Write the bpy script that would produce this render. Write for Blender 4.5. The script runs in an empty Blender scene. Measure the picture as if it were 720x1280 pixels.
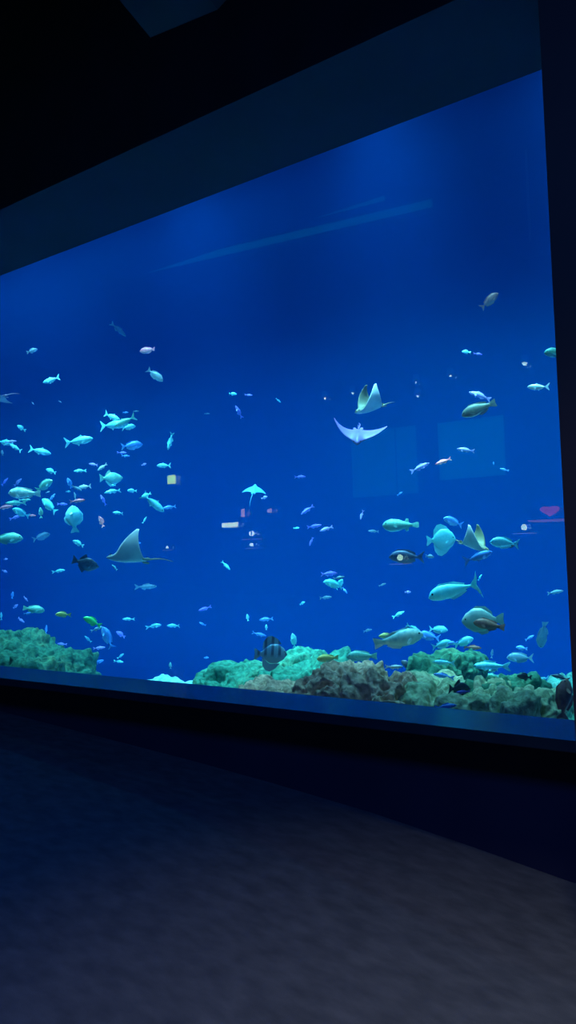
import bpy, bmesh, math, random
from mathutils import Vector, Matrix, noise
random.seed(7)
COL = bpy.context.scene.collection
SC = bpy.context.scene

# ------------------------------------------------------------------ camera and pixel helpers
F_PX = 1000.0
S = 3.715 / 2.6
wX = -Vector((-1385, 95, 1000)).normalized()
wZ = Vector((-700, -20730, 1000)).normalized()
wZ = (wZ - wX * wZ.dot(wX)).normalized()
wY = wZ.cross(wX)
ROT = Matrix((wX, wY, wZ))                       # camera (right, down, forward) -> world
CAM = Vector((0, -3.715, 1.5))
RIGHT, DOWN, FWD = ROT.col[0].copy(), ROT.col[1].copy(), ROT.col[2].copy()
UP = -DOWN

def ray(px, py): return ROT @ Vector(((px - 360) / F_PX, (py - 640) / F_PX, 1.0))
def P(px, py, y=0.0):
    d = ray(px, py); return CAM + d * ((y - CAM.y) / d.y)
def Pz(px, py, z):
    d = ray(px, py); return CAM + d * ((z - CAM.z) / d.z)
def V(px, py, yv):                                # a point of the hall that the glass mirrors at this pixel
    p = P(px, py, yv); return Vector((p.x, -p.y, p.z))
def dist(p): return (p - CAM).dot(FWD)

cam = bpy.data.objects.new('camera', bpy.data.cameras.new('camera')); COL.objects.link(cam)
cam.matrix_world = Matrix.Translation(CAM) @ Matrix((RIGHT, UP, -FWD)).transposed().to_4x4()
cam.data.sensor_fit = 'VERTICAL'; cam.data.sensor_height = 24
cam.data.lens = 24 * F_PX / 1280
cam.data.clip_end = 200
SC.camera = cam

# ------------------------------------------------------------------ materials
def newmat(name):
    m = bpy.data.materials.new(name); m.use_nodes = True
    nt = m.node_tree
    return m, nt, nt.nodes['Principled BSDF']
def ramp2(nt, fac, a, b, p0=0.35, p1=0.65):
    r = nt.nodes.new('ShaderNodeValToRGB'); nt.links.new(fac, r.inputs[0])
    r.color_ramp.elements[0].color = (*a, 1); r.color_ramp.elements[1].color = (*b, 1)
    r.color_ramp.elements[0].position = p0; r.color_ramp.elements[1].position = p1
    return r
def noisy(name, a, b, scale=8, rough=0.7, bump=0.0, detail=6, coord='Object', spec=0.3):
    m, nt, bs = newmat(name)
    tc = nt.nodes.new('ShaderNodeTexCoord'); n = nt.nodes.new('ShaderNodeTexNoise')
    n.inputs['Scale'].default_value = scale; n.inputs['Detail'].default_value = detail
    nt.links.new(tc.outputs[coord], n.inputs['Vector'])
    r = ramp2(nt, n.outputs[0], a, b)
    nt.links.new(r.outputs[0], bs.inputs['Base Color'])
    bs.inputs['Roughness'].default_value = rough
    bs.inputs['Specular IOR Level'].default_value = spec
    if bump:
        bn = nt.nodes.new('ShaderNodeBump'); bn.inputs['Strength'].default_value = bump; bn.inputs['Distance'].default_value = 0.02
        nt.links.new(n.outputs[0], bn.inputs['Height']); nt.links.new(bn.outputs[0], bs.inputs['Normal'])
    return m
def emit(name, col, s):
    m, nt, bs = newmat(name)
    bs.inputs['Base Color'].default_value = (*[c * .3 for c in col], 1)
    bs.inputs['Emission Color'].default_value = (*col, 1); bs.inputs['Emission Strength'].default_value = s
    return m

M_BLACK = noisy('matt_black_paint', (.003, .004, .012), (.005, .006, .018), 3, .85)
M_WALL = noisy('dark_navy_paint', (.010, .013, .05), (.014, .018, .06), 2, .7)
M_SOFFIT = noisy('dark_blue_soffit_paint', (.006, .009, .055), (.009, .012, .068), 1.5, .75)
M_PILLAR = noisy('dark_pillar_paint', (.022, .02, .034), (.03, .025, .04), 2, .6)

def ledge_material():
    m, nt, bs = newmat('satin_dark_ledge')
    tc = nt.nodes.new('ShaderNodeTexCoord'); n = nt.nodes.new('ShaderNodeTexNoise'); n.inputs['Scale'].default_value = 5
    nt.links.new(tc.outputs['Object'], n.inputs['Vector'])
    r = ramp2(nt, n.outputs[0], (.003, .014, .035), (.005, .02, .045))
    nt.links.new(r.outputs[0], bs.inputs['Base Color'])
    bs.inputs['Roughness'].default_value = .24
    return m
M_LEDGE = ledge_material()

def carpet_material():
    m, nt, bs = newmat('mottled_carpet')
    tc = nt.nodes.new('ShaderNodeTexCoord')
    n1 = nt.nodes.new('ShaderNodeTexNoise'); n1.inputs['Scale'].default_value = 9; n1.inputs['Detail'].default_value = 8
    mp = nt.nodes.new('ShaderNodeMapping'); mp.inputs['Scale'].default_value = (1, 1.7, 1); mp.inputs['Rotation'].default_value = (0, 0, .5)
    nt.links.new(tc.outputs['Object'], mp.inputs[0]); nt.links.new(mp.outputs[0], n1.inputs['Vector'])
    n2 = nt.nodes.new('ShaderNodeTexNoise'); n2.inputs['Scale'].default_value = 300; nt.links.new(tc.outputs['Object'], n2.inputs['Vector'])
    r = ramp2(nt, n1.outputs[0], (.060, .075, .105), (.095, .115, .155), .3, .7)
    nt.links.new(r.outputs[0], bs.inputs['Base Color']); bs.inputs['Roughness'].default_value = .95
    bs.inputs['Specular IOR Level'].default_value = .05
    b = nt.nodes.new('ShaderNodeBump'); b.inputs['Strength'].default_value = .6; b.inputs['Distance'].default_value = .004
    nt.links.new(n2.outputs[0], b.inputs['Height']); nt.links.new(b.outputs[0], bs.inputs['Normal'])
    return m
M_CARPET = carpet_material()

def backdrop_material():
    m, nt, bs = newmat('blue_tank_lining')
    tc = nt.nodes.new('ShaderNodeTexCoord'); n = nt.nodes.new('ShaderNodeTexNoise'); n.inputs['Scale'].default_value = .25; n.inputs['Detail'].default_value = 1
    nt.links.new(tc.outputs['Object'], n.inputs['Vector'])
    r = ramp2(nt, n.outputs[0], (.0, .062, .23), (.0, .088, .24), .3, .7)
    nt.links.new(r.outputs[0], bs.inputs['Base Color']); bs.inputs['Roughness'].default_value = 1
    bs.inputs['Specular IOR Level'].default_value = 0
    return m
M_BACK = backdrop_material()
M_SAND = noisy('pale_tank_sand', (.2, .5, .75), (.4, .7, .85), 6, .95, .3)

def glass_material():
    m = bpy.data.materials.new('acrylic_pane'); m.use_nodes = True; nt = m.node_tree; nt.nodes.clear()
    out = nt.nodes.new('ShaderNodeOutputMaterial'); mix = nt.nodes.new('ShaderNodeMixShader')
    tr = nt.nodes.new('ShaderNodeBsdfTransparent'); gl = nt.nodes.new('ShaderNodeBsdfGlossy'); gl.inputs['Roughness'].default_value = .0
    tr.inputs[0].default_value = (.95, .97, 1, 1)
    geo = nt.nodes.new('ShaderNodeNewGeometry'); dot = nt.nodes.new('ShaderNodeVectorMath'); dot.operation = 'DOT_PRODUCT'
    nt.links.new(geo.outputs['Normal'], dot.inputs[0]); nt.links.new(geo.outputs['Incoming'], dot.inputs[1])
    def mth(op, a, b):
        k = nt.nodes.new('ShaderNodeMath'); k.operation = op
        for i, q in enumerate((a, b)):
            if q is None: continue
            if isinstance(q, (int, float)): k.inputs[i].default_value = q
            else: nt.links.new(q, k.inputs[i])
        return k.outputs[0]
    a = mth('ABSOLUTE', dot.outputs['Value'], None)
    f = mth('MULTIPLY_ADD', mth('POWER', mth('SUBTRACT', 1, a), 5), .96)
    f.node.inputs[2].default_value = .04
    bf = mth('MULTIPLY_ADD', geo.outputs['Backfacing'], -.9); bf.node.inputs[2].default_value = 1.0
    f = mth('MULTIPLY', f, bf)
    nt.links.new(f, mix.inputs[0]); nt.links.new(tr.outputs[0], mix.inputs[1]); nt.links.new(gl.outputs[0], mix.inputs[2])
    nt.links.new(mix.outputs[0], out.inputs[0])
    return m
M_GLASS = glass_material()

SCATTER, ABSORB = 0.022, 0.045
def water_material():
    m = bpy.data.materials.new('tank_water_body'); m.use_nodes = True; nt = m.node_tree; nt.nodes.clear()
    out = nt.nodes.new('ShaderNodeOutputMaterial'); add = nt.nodes.new('ShaderNodeAddShader')
    s = nt.nodes.new('ShaderNodeVolumeScatter'); a = nt.nodes.new('ShaderNodeVolumeAbsorption')
    s.inputs['Color'].default_value = (.01, .16, .9, 1); s.inputs['Density'].default_value = SCATTER
    a.inputs['Color'].default_value = (.1, .62, .95, 1); a.inputs['Density'].default_value = ABSORB
    nt.links.new(s.outputs[0], add.inputs[0]); nt.links.new(a.outputs[0], add.inputs[1]); nt.links.new(add.outputs[0], out.inputs['Volume'])
    return m

# ------------------------------------------------------------------ mesh helpers
def link(name, bm, mats, parent=None, smooth=False):
    me = bpy.data.meshes.new(name); bm.to_mesh(me); bm.free()
    for m in (mats if isinstance(mats, (list, tuple)) else [mats]): me.materials.append(m)
    if smooth:
        for p in me.polygons: p.use_smooth = True
    o = bpy.data.objects.new(name, me); COL.objects.link(o)
    if parent: o.parent = parent
    return o
def box(bm, x0, x1, y0, y1, z0, z1):
    v = [bm.verts.new((x, y, z)) for x in (x0, x1) for y in (y0, y1) for z in (z0, z1)]
    for f in ((0, 1, 3, 2), (4, 6, 7, 5), (0, 4, 5, 1), (2, 3, 7, 6), (0, 2, 6, 4), (1, 5, 7, 3)):
        bm.faces.new([v[i] for i in f])
def boxobj(name, dims, mat, bevel=0, parent=None):
    bm = bmesh.new(); box(bm, *dims)
    bmesh.ops.recalc_face_normals(bm, faces=bm.faces)
    if bevel: bmesh.ops.bevel(bm, geom=bm.edges[:], offset=bevel, segments=2, affect='EDGES')
    return link(name, bm, mat, parent)
def tag(o, label, cat, group=None):
    o['label'] = label; o['category'] = cat
    if group: o['group'] = group
    return o
def struct(o): o['kind'] = 'structure'; return o

# ------------------------------------------------------------------ the hall
XR = P(718, 900).x                                # window edge at the pillar
ZB, ZT = P(718, 900).z, P(677, 87).z
TOP, WEST, EAST, SOUTH = 5.6, -14.0, 5.0, -9.2
pts = sorted((P(a, b).x, P(a, b).z) for a, b in ((250, 945), (360, 975), (480, 1010), (600, 1050), (720, 1092)))
sl = (pts[0][1] - pts[1][1]) / (pts[0][0] - pts[1][0])
prof = [(WEST - .2, pts[0][1] + sl * (WEST - .2 - pts[0][0]) * .8)] + pts
sr = (pts[-1][1] - pts[-2][1]) / (pts[-1][0] - pts[-2][0])
prof += [(0.5, pts[-1][1] + sr * (.5 - pts[-1][0]) * .5), (EAST + .2, pts[-1][1] + sr * (.5 - pts[-1][0]) * .5 - .02)]
bm = bmesh.new()
rows = []
for x, z in prof:
    rows.append([bm.verts.new((x, y, zz)) for y, zz in ((.35, z), (SOUTH - .2, z), (SOUTH - .2, z - .3), (.35, z - .3))])
for a, b in zip(rows, rows[1:]):
    for i in range(4): bm.faces.new((a[i], a[(i + 1) % 4], b[(i + 1) % 4], b[i]))
bm.faces.new(rows[0]); bm.faces.new(rows[-1][::-1])
bmesh.ops.recalc_face_normals(bm, faces=bm.faces)
struct(link('floor', bm, M_CARPET))
struct(boxobj('ceiling', (WEST - .2, EAST + .2, SOUTH - .2, .3, TOP, TOP + .2), M_BLACK))
struct(boxobj('wall_west', (WEST - .2, WEST, SOUTH, .3, -.6, TOP), M_BLACK))
struct(boxobj('wall_east', (EAST, EAST + .2, SOUTH, .3, -.6, TOP), M_BLACK))
struct(boxobj('wall_south', (WEST, EAST, SOUTH - .2, SOUTH, -.6, TOP), M_BLACK))
struct(boxobj('wall_north', (WEST, EAST, -.10, 0, -.6, ZB - .005), M_WALL))
SD = -.495 * S                                    # how far the head of the window juts into the hall
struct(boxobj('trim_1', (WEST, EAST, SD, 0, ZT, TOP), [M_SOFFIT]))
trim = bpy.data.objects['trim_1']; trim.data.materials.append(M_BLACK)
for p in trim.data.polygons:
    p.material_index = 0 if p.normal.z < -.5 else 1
struct(boxobj('trim_2', (WEST, XR + .6, -.272 * S, 0, ZB - .05, ZB), M_LEDGE, .004))
xp = P(700, 500, SD).x                            # pillar beside the glass, its corner hides the window edge
a = P(677, 87, SD - .02); b = P(718, 900, SD - .02)
bm = bmesh.new()
xt = a.x + (TOP - a.z) * (a.x - b.x) / (a.z - b.z); xb = b.x
def ring(x, z): return [bm.verts.new(q) for q in ((x, SD - .02, z), (EAST, SD - .02, z), (EAST, .3, z), (x, .3, z))]
ax = (a.x + b.x) / 2
r0, r1 = ring(ax, -.6), ring(ax, TOP)
for i in range(4): bm.faces.new((r0[i], r0[(i + 1) % 4], r1[(i + 1) % 4], r1[i]))
bm.faces.new(r0); bm.faces.new(r1)
bmesh.ops.recalc_face_normals(bm, faces=bm.faces)
struct(link('wall_pillar', bm, M_PILLAR))

GT = .09
w = struct(boxobj('window_1', (WEST, XR + 1.4, 0, GT, ZB - .5, ZT + .6), M_GLASS))

# ------------------------------------------------------------------ the tank
TX0, TX1, TY1, TZ0, TZ1 = -17.0, 1.2, 5.9, -.62, 7.7
# curved lining: rounded corners and a rounded foot
bm = bmesh.new()
path = []
rc = 2.2
path += [(TX1, GT)]
for i in range(13):
    t = i / 12 * math.pi / 2
    path.append((TX1 - rc + rc * math.cos(t), TY1 - rc + rc * math.sin(t)))
for i in range(13):
    t = math.pi / 2 + i / 12 * math.pi / 2
    path.append((TX0 + rc + rc * math.cos(t), TY1 - rc + rc * math.sin(t)))
path += [(TX0, GT)]
for x, y in path: pass
vs0 = [bm.verts.new((x, y, TZ0)) for x, y in path]; vs1 = [bm.verts.new((x, y, TZ1 + .6)) for x, y in path]
for i in range(len(path) - 1): bm.faces.new((vs0[i], vs0[i + 1], vs1[i + 1], vs1[i]))
o = struct(link('wall_tank_lining', bm, M_BACK, smooth=True))
so = o.modifiers.new('thickness', 'SOLIDIFY'); so.thickness = .1; so.offset = 1
struct(boxobj('wall_tank_head', (TX0, TX1, GT, .3, ZT + .58, TZ1 + .6), M_BLACK))
struct(boxobj('wall_tank_foot', (TX0, TX1, GT, .3, TZ0, ZB - .48), M_BLACK))
bm = bmesh.new()
NX, NY = 90, 30
g = [[None] * (NY + 1) for _ in range(NX + 1)]
for i in range(NX + 1):
    for j in range(NY + 1):
        x = TX0 + (TX1 - TX0) * i / NX; y = .3 + (TY1 + .05 - .3) * j / NY
        g[i][j] = bm.verts.new((x, y, TZ0 + .05 * noise.noise(Vector((x * .8, y * .8, 0))) + .02 * noise.noise(Vector((x * 4, y * 4, 3)))))
for i in range(NX):
    for j in range(NY): bm.faces.new((g[i][j], g[i + 1][j], g[i + 1][j + 1], g[i][j + 1]))
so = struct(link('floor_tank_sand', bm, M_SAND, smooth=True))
water = boxobj('water', (TX0 + .1, TX1 - .05, GT + .001, TY1 + .04, TZ0 - .05, TZ1 - .3), water_material())
water['kind'] = 'structure'

def area(name, loc, sx, sy, power, col, rot=(0, 0, 0), spread=180):
    l = bpy.data.lights.new(name, 'AREA'); l.shape = 'RECTANGLE'; l.size = sx; l.size_y = sy
    l.energy = power; l.color = col; l.spread = math.radians(spread)
    o = bpy.data.objects.new(name, l); COL.objects.link(o); o.location = loc; o.rotation_euler = rot
    return o
R = math.radians
LC = (.17, .70, 1.0)
for i, x in enumerate((-14, -11, -8, -5, -2)):
    area('tank_lamp', (x, 1.4, TZ1), 1.6, 1.0, 95, LC, (R(22), 0, 0), 72)
# unseen uplights added at the foot of the lining to brighten its lower part
for i, x in enumerate((-14.5, -11.5, -8.5, -5.5, -2.5)):
    area('lining_foot_fill', (x, 4.6, TZ0 + .12), 2.6, .2, 13, (.02, .45, 1.0), (R(160), 0, 0), 160)
for x in (-14, -11, -8, -5, -2):  # unseen wash lights added to brighten the upper lining
    area('lining_wash_fill', (x, 4.9, TZ1), 2.4, .4, 21 if x < -6 else 12, (.04, .55, 1.0), (R(2), 0, 0), 150)
# fill lights added behind the head of the window to brighten the fish
for x in (-9.5, -7.2, -4.9, -2.6, -.6):
    area('front_fill', (x, .55, 4.7), 1.2, .3, 22, (.14, .80, 1.0), (R(40), 0, 0), 100)
# reef spots high over the front of the tank
for x, pw in ((-1.4, 60), (-3.2, 60), (-5.4, 40), (-7.8, 40)):
    area('reef_lamp', (x, 2.0, 6.0), .5, .5, pw, (.28, .88, 1.0), (R(13), 0, 0), 52)
# hall light
area('hall_blue_fill', (-1.2, -6.3, 5.3), 1.6, 1.5, 165, (.07, .25, 1), (0, 0, 0), 170)  # unseen blue fill added to lift the floor, pillar and walls
area('hall_lamp', (-.35, -2.3, 4.4), .5, .5, 11, (1, .86, .66), (R(6), 0, 0), 62)

# ------------------------------------------------------------------ rocks
def rock_material(name, cols, scale=2.5, bump=.6):
    m, nt, bs = newmat(name)
    tc = nt.nodes.new('ShaderNodeTexCoord')
    n1 = nt.nodes.new('ShaderNodeTexNoise'); n1.inputs['Scale'].default_value = scale; n1.inputs['Detail'].default_value = 8; n1.inputs['Roughness'].default_value = .65
    n2 = nt.nodes.new('ShaderNodeTexNoise'); n2.inputs['Scale'].default_value = scale * 9; n2.inputs['Detail'].default_value = 5
    for n in (n1, n2): nt.links.new(tc.outputs['Object'], n.inputs['Vector'])
    r = nt.nodes.new('ShaderNodeValToRGB'); nt.links.new(n1.outputs[0], r.inputs[0])
    e = r.color_ramp.elements; e[0].position = .3; e[1].position = .7; e[0].color = (*cols[0], 1); e[1].color = (*cols[2], 1)
    k = e.new(.5); k.color = (*cols[1], 1)
    mx = nt.nodes.new('ShaderNodeMix'); mx.data_type = 'RGBA'; mx.blend_type = 'MULTIPLY'; mx.inputs[0].default_value = .7
    r2 = ramp2(nt, n2.outputs[0], (.28, .28, .28), (1, 1, 1), .38, .6)
    nt.links.new(r.outputs[0], mx.inputs[6]); nt.links.new(r2.outputs[0], mx.inputs[7]); nt.links.new(mx.outputs[2], bs.inputs['Base Color'])
    bs.inputs['Roughness'].default_value = .9; bs.inputs['Specular IOR Level'].default_value = .1
    b = nt.nodes.new('ShaderNodeBump'); b.inputs['Strength'].default_value = bump; b.inputs['Distance'].default_value = .03
    nt.links.new(n2.outputs[0], b.inputs['Height']); nt.links.new(b.outputs[0], bs.inputs['Normal'])
    return m
RM = {
 'green': rock_material('green_algae_rock', ((.02, .11, .07), (.06, .25, .15), (.20, .36, .17))),
 'mint': rock_material('mint_algae_rock', ((.04, .25, .17), (.09, .44, .28), (.28, .52, .26))),
 'brown': rock_material('brown_live_rock', ((.50, .24, .17), (.85, .50, .34), (1, .72, .44)), 3),
 'mixed': rock_material('mottled_reef_rock', ((.20, .38, .24), (.50, .58, .32), (.75, .65, .42)), 3),
 'cyan': rock_material('pale_coral_rock', ((.2, .8, .8), (.4, .95, .9), (.7, 1, .95))),
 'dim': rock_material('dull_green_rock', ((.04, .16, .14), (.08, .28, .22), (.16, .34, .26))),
}
def rock(px0, px1, ptop, y, mat, label, seed, depth=None, pits=0.0, sq=3.2, amp=.26, zlow=None, res=6, lean=0):
    pc = P((px0 + px1) / 2, ptop, y)
    x0, x1 = P(px0, ptop, y).x, P(px1, ptop, y).x
    rx = (x1 - x0) / 2; base = TZ0 if zlow is None else zlow
    rz = (pc.z - base) if zlow is None else (pc.z - zlow) / 2
    cz = base if zlow is None else (pc.z + zlow) / 2
    ry = depth or rx * .7
    bm = bmesh.new(); bmesh.ops.create_icosphere(bm, subdivisions=res, radius=1)
    off = Vector((seed * 13.7, seed * 7.1, seed * 3.3))
    m = min(rx, ry, 1.0); hh = min(rz, rx * 1.15)
    for v in bm.verts:
        n = v.co.normalized()
        k = (abs(n.x) ** sq + abs(n.y) ** sq + abs(n.z) ** sq) ** (-1 / sq)
        q = Vector((n.x * rx, n.y * ry, n.z * (hh if n.z >= 0 else rz - hh + .02))) * k + Vector((0, 0, rz - hh))
        w = q + off
        if q.z < rz - hh * 1.7: v.co = q; continue
        d = amp * 1.1 * noise.fractal(w * 1.7, 1.0, 2.0, 4)
        d += .22 * (abs(noise.noise(w * 3.3 + off)) - .2) + .13 * (abs(noise.noise(w * 7.5)) - .2)
        d += .05 * noise.fractal(w * 15, .9, 2.0, 3)
        if pits and noise.noise(w * 2.2 + off) > -.38:
            jit = Vector((noise.noise(w * 9), noise.noise(w * 9 + off), noise.noise(w * 9 - off))) * .35
            c = noise.voronoi(w * 8.0 + jit)[0][0]
            d -= pits * .22 * max(0.0, 1 - c / .46) ** .5
            c2 = noise.voronoi(w * 17 + off)[0][0]; d -= pits * .06 * max(0.0, 1 - c2 / .4) ** .5
        v.co = q + n * d * m ** .5 + Vector((lean * q.z, 0, 0))
    xs = [v.co.x for v in bm.verts]; zs = [v.co.z for v in bm.verts]; mx, mn, mz = max(xs), min(xs), max(zs)
    for v in bm.verts:
        v.co.x = -rx + 2 * rx * (v.co.x - mn) / (mx - mn); v.co.z *= rz / mz
    o = link('reef_rock', bm, RM[mat], smooth=True)
    o.location = (pc.x, y, cz)
    tag(o, label, 'rock', 'reef rocks')
    return o
rock(-42, 52, 785, 2.0, 'green', 'dark green algae-covered reef rock rising where the ledge meets the frame edge', 21, .8, amp=.14)
rock(18, 80, 806, 1.8, 'green', 'lower sloping dark green rock leaning against the taller green reef rock', 2, .6)
rock(170, 212, 845, 2.4, 'cyan', 'low pale cyan coral mound lying alone on the sand beside the ledge', 3, .4, amp=.08, res=5)
rock(205, 252, 848, 2.5, 'cyan', 'smaller pale cyan mound tapering toward the central mint reef', 4, .4, amp=.08, res=5)
rock(262, 345, 829, 1.9, 'mint', 'mint green rock forming the low outer slope of the central reef', 5, .6)
rock(284, 372, 812, 2.3, 'mint', 'tall mint green rock behind the striped spadefish', 6, .7)
rock(345, 446, 814, 2.1, 'mint', 'flat-topped mint green rock between the spadefish and the pitted brown rock', 7, .7)
rock(286, 350, 848, 1.1, 'brown', 'low grey-brown rock at the glass below the spadefish', 8, .35, pits=.35, res=6)
rock(330, 396, 852, 1.0, 'brown', 'low grey rubble rock at the glass next to the pitted brown rock', 9, .35, pits=.35, res=6)
rock(378, 476, 827, .95, 'brown', 'large brown rock riddled with dark holes below the plump teal fish', 10, .5, pits=1, res=7)
rock(438, 546, 830, .9, 'brown', 'holed brown rock joining the green rocks under the big parrotfish', 11, .42, pits=1, res=7)
rock(516, 592, 814, 1.8, 'green', 'tall green rock ledge with a dark overhang under the cyan surgeonfish', 12, .6, pits=.4)
rock(500, 602, 838, 1.15, 'mixed', 'olive green rock around the dark triggerfish', 13, .4, pits=.4)
rock(562, 652, 846, 1.1, 'mixed', 'mottled green rock between the dark triggerfish and the dome-shaped rock', 14, .45, pits=.5)
rock(588, 676, 838, 1.5, 'green', 'green rock shelf that the dark damselfish hovers over', 15, .5, pits=.3)
rock(612, 696, 852, .85, 'mixed', 'dome-shaped mottled rock full of crevices close to the pillar', 16, .4, pits=.9)
rock(660, 726, 860, 1.4, 'mint', 'light green rock half behind the brown fish at the pillar', 17, .5)
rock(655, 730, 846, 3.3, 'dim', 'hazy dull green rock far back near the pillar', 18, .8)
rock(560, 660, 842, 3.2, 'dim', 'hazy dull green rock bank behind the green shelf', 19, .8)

# ------------------------------------------------------------------ fish
def fish_material(name, a, b, belly, scale=14, metal=.15, stripes=None):
    m, nt, bs = newmat(name)
    tc = nt.nodes.new('ShaderNodeTexCoord'); n = nt.nodes.new('ShaderNodeTexNoise'); n.inputs['Scale'].default_value = scale
    n.inputs['Detail'].default_value = 4
    nt.links.new(tc.outputs['Object'], n.inputs['Vector'])
    r = ramp2(nt, n.outputs[0], a, b, .35, .65)
    col = r.outputs[0]
    sp = nt.nodes.new('ShaderNodeSeparateXYZ'); nt.links.new(tc.outputs['Object'], sp.inputs[0])
    if stripes:
        wv = nt.nodes.new('ShaderNodeTexWave'); wv.wave_type = 'BANDS'; wv.bands_direction = 'X'; wv.inputs['Scale'].default_value = stripes[0]; wv.inputs['Distortion'].default_value = .6
        wv.inputs['Phase Offset'].default_value = stripes[2]
        nt.links.new(tc.outputs['Object'], wv.inputs['Vector'])
        rr = ramp2(nt, wv.outputs[0], (0, 0, 0), (1, 1, 1), .55, .8)
        mx = nt.nodes.new('ShaderNodeMix'); mx.data_type = 'RGBA'; nt.links.new(rr.outputs[0], mx.inputs[0]); nt.links.new(col, mx.inputs[6]); mx.inputs[7].default_value = (*stripes[1], 1)
        col = mx.outputs[2]
    mr = nt.nodes.new('ShaderNodeMapRange'); nt.links.new(sp.outputs[2], mr.inputs[0]); mr.inputs[1].default_value = -.10; mr.inputs[2].default_value = .0; mr.inputs[3].default_value = 1; mr.inputs[4].default_value = 0
    mb = nt.nodes.new('ShaderNodeMix'); mb.data_type = 'RGBA'; nt.links.new(mr.outputs[0], mb.inputs[0]); nt.links.new(col, mb.inputs[6]); mb.inputs[7].default_value = (*belly, 1)
    nt.links.new(mb.outputs[2], bs.inputs['Base Color'])
    bs.inputs['Roughness'].default_value = .45; bs.inputs['Metallic'].default_value = metal
    return m
FM = {
 'cyan': fish_material('cyan_scales', (.10, .58, .72), (.22, .72, .82), (.30, .78, .85)),
 'cyan_bright': fish_material('bright_cyan_scales', (.12, .85, .95), (.25, .95, 1), (.35, .95, 1)),
 'teal': fish_material('teal_scales', (.10, .46, .42), (.26, .60, .46), (.2, .62, .66)),
 'silver': fish_material('silver_scales', (.36, .50, .58), (.55, .68, .70), (.6, .72, .78), 14, .3),
 'lav': fish_material('lavender_scales', (.30, .28, .72), (.46, .38, .82), (.48, .42, .88)),
 'blue': fish_material('blue_scales', (.06, .28, .85), (.14, .42, .95), (.22, .52, .95)),
 'violet': fish_material('violet_scales', (.17, .17, .75), (.27, .26, .85), (.28, .30, .9)),
 'pink': fish_material('pink_scales', (1, .16, .22), (1, .34, .40), (1, .45, .5)),
 'dark': fish_material('dark_scales', (.025, .05, .07), (.06, .10, .12), (.05, .09, .12)),
 'navy': fish_material('slate_scales', (.06, .10, .20), (.12, .18, .30), (.2, .28, .42)),
 'olive': fish_material('olive_scales', (.34, .34, .30), (.48, .44, .34), (.5, .48, .46)),
 'green': fish_material('lime_scales', (.06, 1, .22), (.14, 1, .30), (.12, 1, .3), 8, 0),
 'yellow': fish_material('mustard_scales', (.55, .52, .14), (.75, .68, .22), (.6, .6, .3)),
 'brown': fish_material('brown_scales', (.28, .12, .09), (.42, .20, .14), (.35, .2, .16)),
 'dim': fish_material('haze_dimmed_scales', (.10, .22, .30), (.14, .28, .36), (.16, .32, .4)),  # faint fish: fading into the haze is put into the scale colour
 'pale': fish_material('spotted_pale_scales', (.22, .50, .52), (.62, .80, .72), (.75, .88, .88), 9),
 'striped': fish_material('banded_scales', (.20, .44, .60), (.28, .54, .68), (.25, .5, .62), 8, .1, (1.5, (.09, .17, .26), 1.5)),
 'trig': fish_material('mottled_grey_scales', (.30, .52, .52), (.50, .68, .62), (.30, .46, .46), 5),
}
M_EYE = noisy('fish_eye_black', (.004, .004, .005), (.01, .01, .012), 30, .15, spec=.6)
M_FINW = noisy('white_fin', (.7, .8, .85), (.85, .92, .95), 20, .6)

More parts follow.
